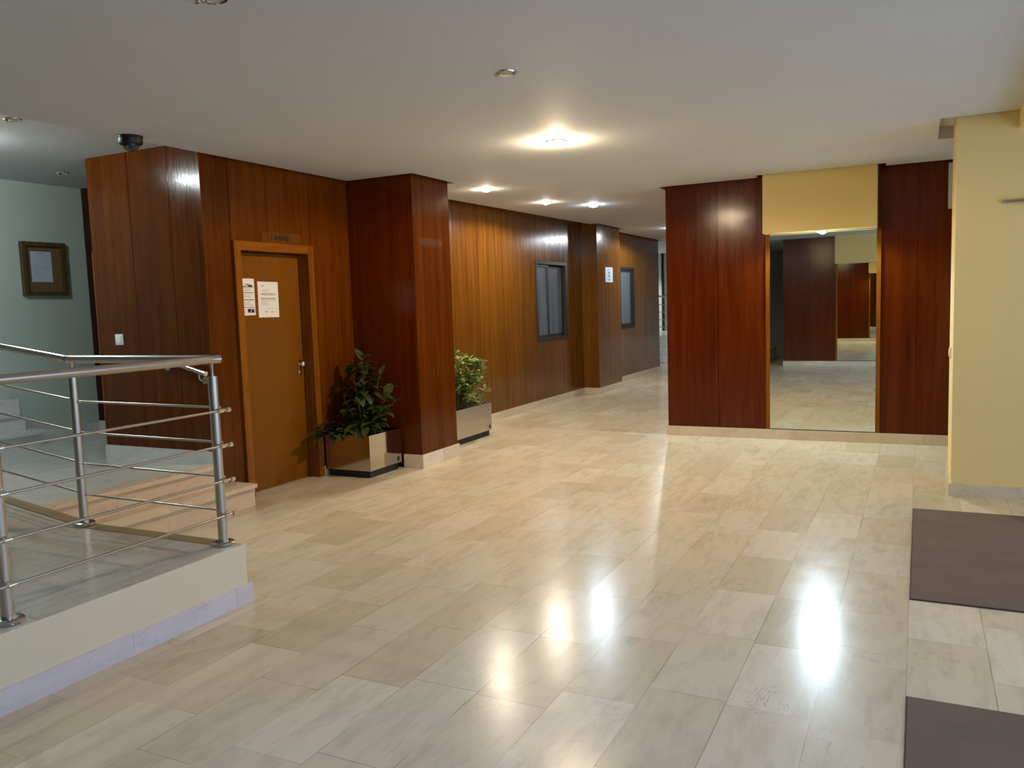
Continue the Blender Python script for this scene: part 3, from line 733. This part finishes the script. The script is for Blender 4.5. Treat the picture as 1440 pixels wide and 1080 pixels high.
m = MB(); m.box(.222, .464, MY - .058, MY - .05, 2.28, 2.695, bev=.003); m.build('cover', 'greybox', root, True)
root = empty('light_switch', (.21, 7.2, 1.03), 'pale switch on the edge of the yellow pier', 'switch')
m = MB(); m.box(.206, .218, 7.16, 7.24, .985, 1.07, bev=.003); m.build('switch_plate', 'plastic', root, True)
m = MB(); m.box(.201, .207, 7.175, 7.225, 1.0, 1.055, bev=.002); m.build('rocker', 'plastic', root, True)
root = empty('door_closer', (.62, 6.74, 2.108), 'grey metal closer arm high on the yellow pier', 'door closer')
m = MB(); m.box(.505, .90, 6.735, 6.76, 2.098, 2.118, bev=.003); m.build('arm', 'steel', root, True)
m = MB(); m.tube([(.515, 6.765, 2.108), (.515, 6.73, 2.108)], .012, 14); m.build('pivot', 'steel', root, True)
m = MB(); m.box(.80, .95, 6.725, 6.765, 2.08, 2.14, bev=.004); m.build('closer_body', 'greybox', root, True)

# ------------------------------------------------------------------ lights
def downlight(x, y, z, label, kind, power, colour, r=.042, group='ceiling downlights', spread=150, glow=0):
    root = empty('ceiling_downlight', (x, y, z), label, 'downlight', group)
    m = MB(); R = r + .018
    m.lathe([(r - .002, 0), (r + .002, -.006), (R - .004, -.008), (R, -.001), (R, 0)], (x, y, z), 32, cap=False); m.build('trim_ring', 'chrome' if kind == 'bulb_off' else 'plastic', root, True)
    m = MB(); dep = r * .55 if kind != 'bulb_off' else .004
    m.lathe([(.0006, -dep)] + [(r * math.sin(t * PI / 2 / 7), -dep * math.cos(t * PI / 2 / 7)) for t in range(1, 8)], (x, y, z), 28); m.build('bulb', kind, root, True)
    if kind == 'bulb_off':
        for k in (-1, 1):
            m = MB(); m.box(x + k * (r + .004), x + k * (R + .012), y - .006, y + .006, z - .012, z - .004, bev=.001); m.build('clip', 'chrome', root, True)
    if power:
        ld = bpy.data.lights.new('lamp_light', 'POINT' if spread >= 180 else 'SPOT'); ld.energy = power; ld.color = colour; ld.shadow_soft_size = r * (.4 if spread >= 180 else .8)
        if spread < 180: ld.spot_size = math.radians(spread); ld.spot_blend = .35
        o = bpy.data.objects.new('lamp_light', ld); COL.objects.link(o); o.parent = root; o.location = (0, 0, -.03 if spread >= 180 else -.065)
    if glow:
        ld = bpy.data.lights.new('lamp_light', 'SPOT'); ld.energy = glow; ld.color = colour; ld.shadow_soft_size = .04
        ld.spot_size = math.radians(174); ld.spot_blend = .2
        o = bpy.data.objects.new('lamp_light', ld); COL.objects.link(o); o.parent = root; o.location = (0, 0, -.07)
    return root
WARM, SOFT, COOL = (1, .76, .48), (1, .87, .68), (.72, .88, 1)
downlight(-2.46, 5.82, 2.713, 'warm glowing downlight, the largest light in the lobby ceiling', 'bulb_warm', 88, WARM, .06, spread=180, glow=125)
downlight(-4.075, 7.73, zc(7.73), 'soft white lit downlight above the planter behind the column', 'bulb_soft', 9, SOFT, .05, spread=180, glow=80)
downlight(-4.075, 9.28, zc(9.28), 'soft white lit downlight beside the bluish one in the corridor', 'bulb_soft', 9, SOFT, .05, spread=180, glow=80)
downlight(-3.73, 9.97, zc(9.97), 'bluish white lit downlight in the corridor ceiling', 'bulb_cool', 14, COOL, .062, spread=180, glow=80)
downlight(-3.9, 14.4, zc(14.4), 'cool lit downlight farther down the corridor, behind the mirror wall', 'bulb_cool', 11, (.86, .95, 1), spread=180, glow=180)
downlight(-.905, 8.855, 2.143, 'bright bluish downlight under the yellow soffit above the mirror', 'bulb_cool', 165, (.68, .88, 1), .036, spread=168)
downlight(-1.954, 3.98, 2.713, 'unlit downlight in the middle of the lobby ceiling', 'bulb_off', 0, None, .036)
downlight(-2.449, 2.44, 2.713, 'unlit downlight at the upper edge of the picture', 'bulb_off', 0, None, .05)
downlight(-5.30, 3.50, TOP, 'unlit chrome downlight above the ramp, nearest the left edge', 'bulb_off', 0, None, .036)
downlight(-6.887, 4.964, TOP, 'unlit chrome downlight above the landing near the green wall', 'bulb_off', 0, None, .036)
downlight(-6.15, 3.45, TOP, 'cool lit downlight above the ramp just past the left edge', 'bulb_cool', 62, (.86, .98, .97), .04, spread=180)
downlight(-4.2, .45, 2.713, 'cool lit downlight over the ramp beside the camera', 'bulb_cool', 40, COOL, .04, spread=172)
downlight(-.25, 1.9, 2.713, 'unseen cool downlight added in the ceiling above the camera', 'bulb_cool', 130, (.30, .52, 1), .045, spread=130)  # unseen lamp, added to brighten the foreground floor and tint it blue
downlight(-7.5, 20.5, 2.763, 'lit downlight in the far stair hall', 'bulb_cool', 160, (.9, .97, 1), .045)

# entrance glazing and daylight beyond it
root = empty('door_2', (2.6, 3, 0), 'glazed entrance door of the lobby', 'door', None, 'structure')
m = MB()
for y in (-.74, 1.1, 2.9, 4.7, 6.7): m.box(2.58, 2.64, y, y + .06, 0, 2.60)
for z in (0, 2.52): m.box(2.58, 2.64, -.68, 6.7, z, z + .08)
m.build('door_frame', 'alu', root)
for y in (-.68, 1.16, 2.96, 4.76):
    box('pane', 'glass', 2.605, 2.611, y, y + 1.74, .08, 2.52, parent=root)
ld = bpy.data.lights.new('daylight', 'AREA'); ld.shape = 'RECTANGLE'; ld.size = 2.4; ld.size_y = 7.0; ld.energy = 125; ld.color = (.52, .71, 1)
o = bpy.data.objects.new('daylight', ld); COL.objects.link(o); o.location = (2.9, 3.0, 1.3); o.rotation_euler = (0, math.radians(90), 0)
wd = bpy.data.worlds.new('world'); S.world = wd; wd.use_nodes = True
bg = wd.node_tree.nodes['Background']; bg.inputs[0].default_value = (.55, .68, .9, 1); bg.inputs[1].default_value = .5

vs = S.view_settings; vs.view_transform = 'Standard'; vs.look = 'None'; vs.gamma = 1; vs.use_curve_mapping = False; vs.exposure = 0.0
S.cycles.use_denoising = True
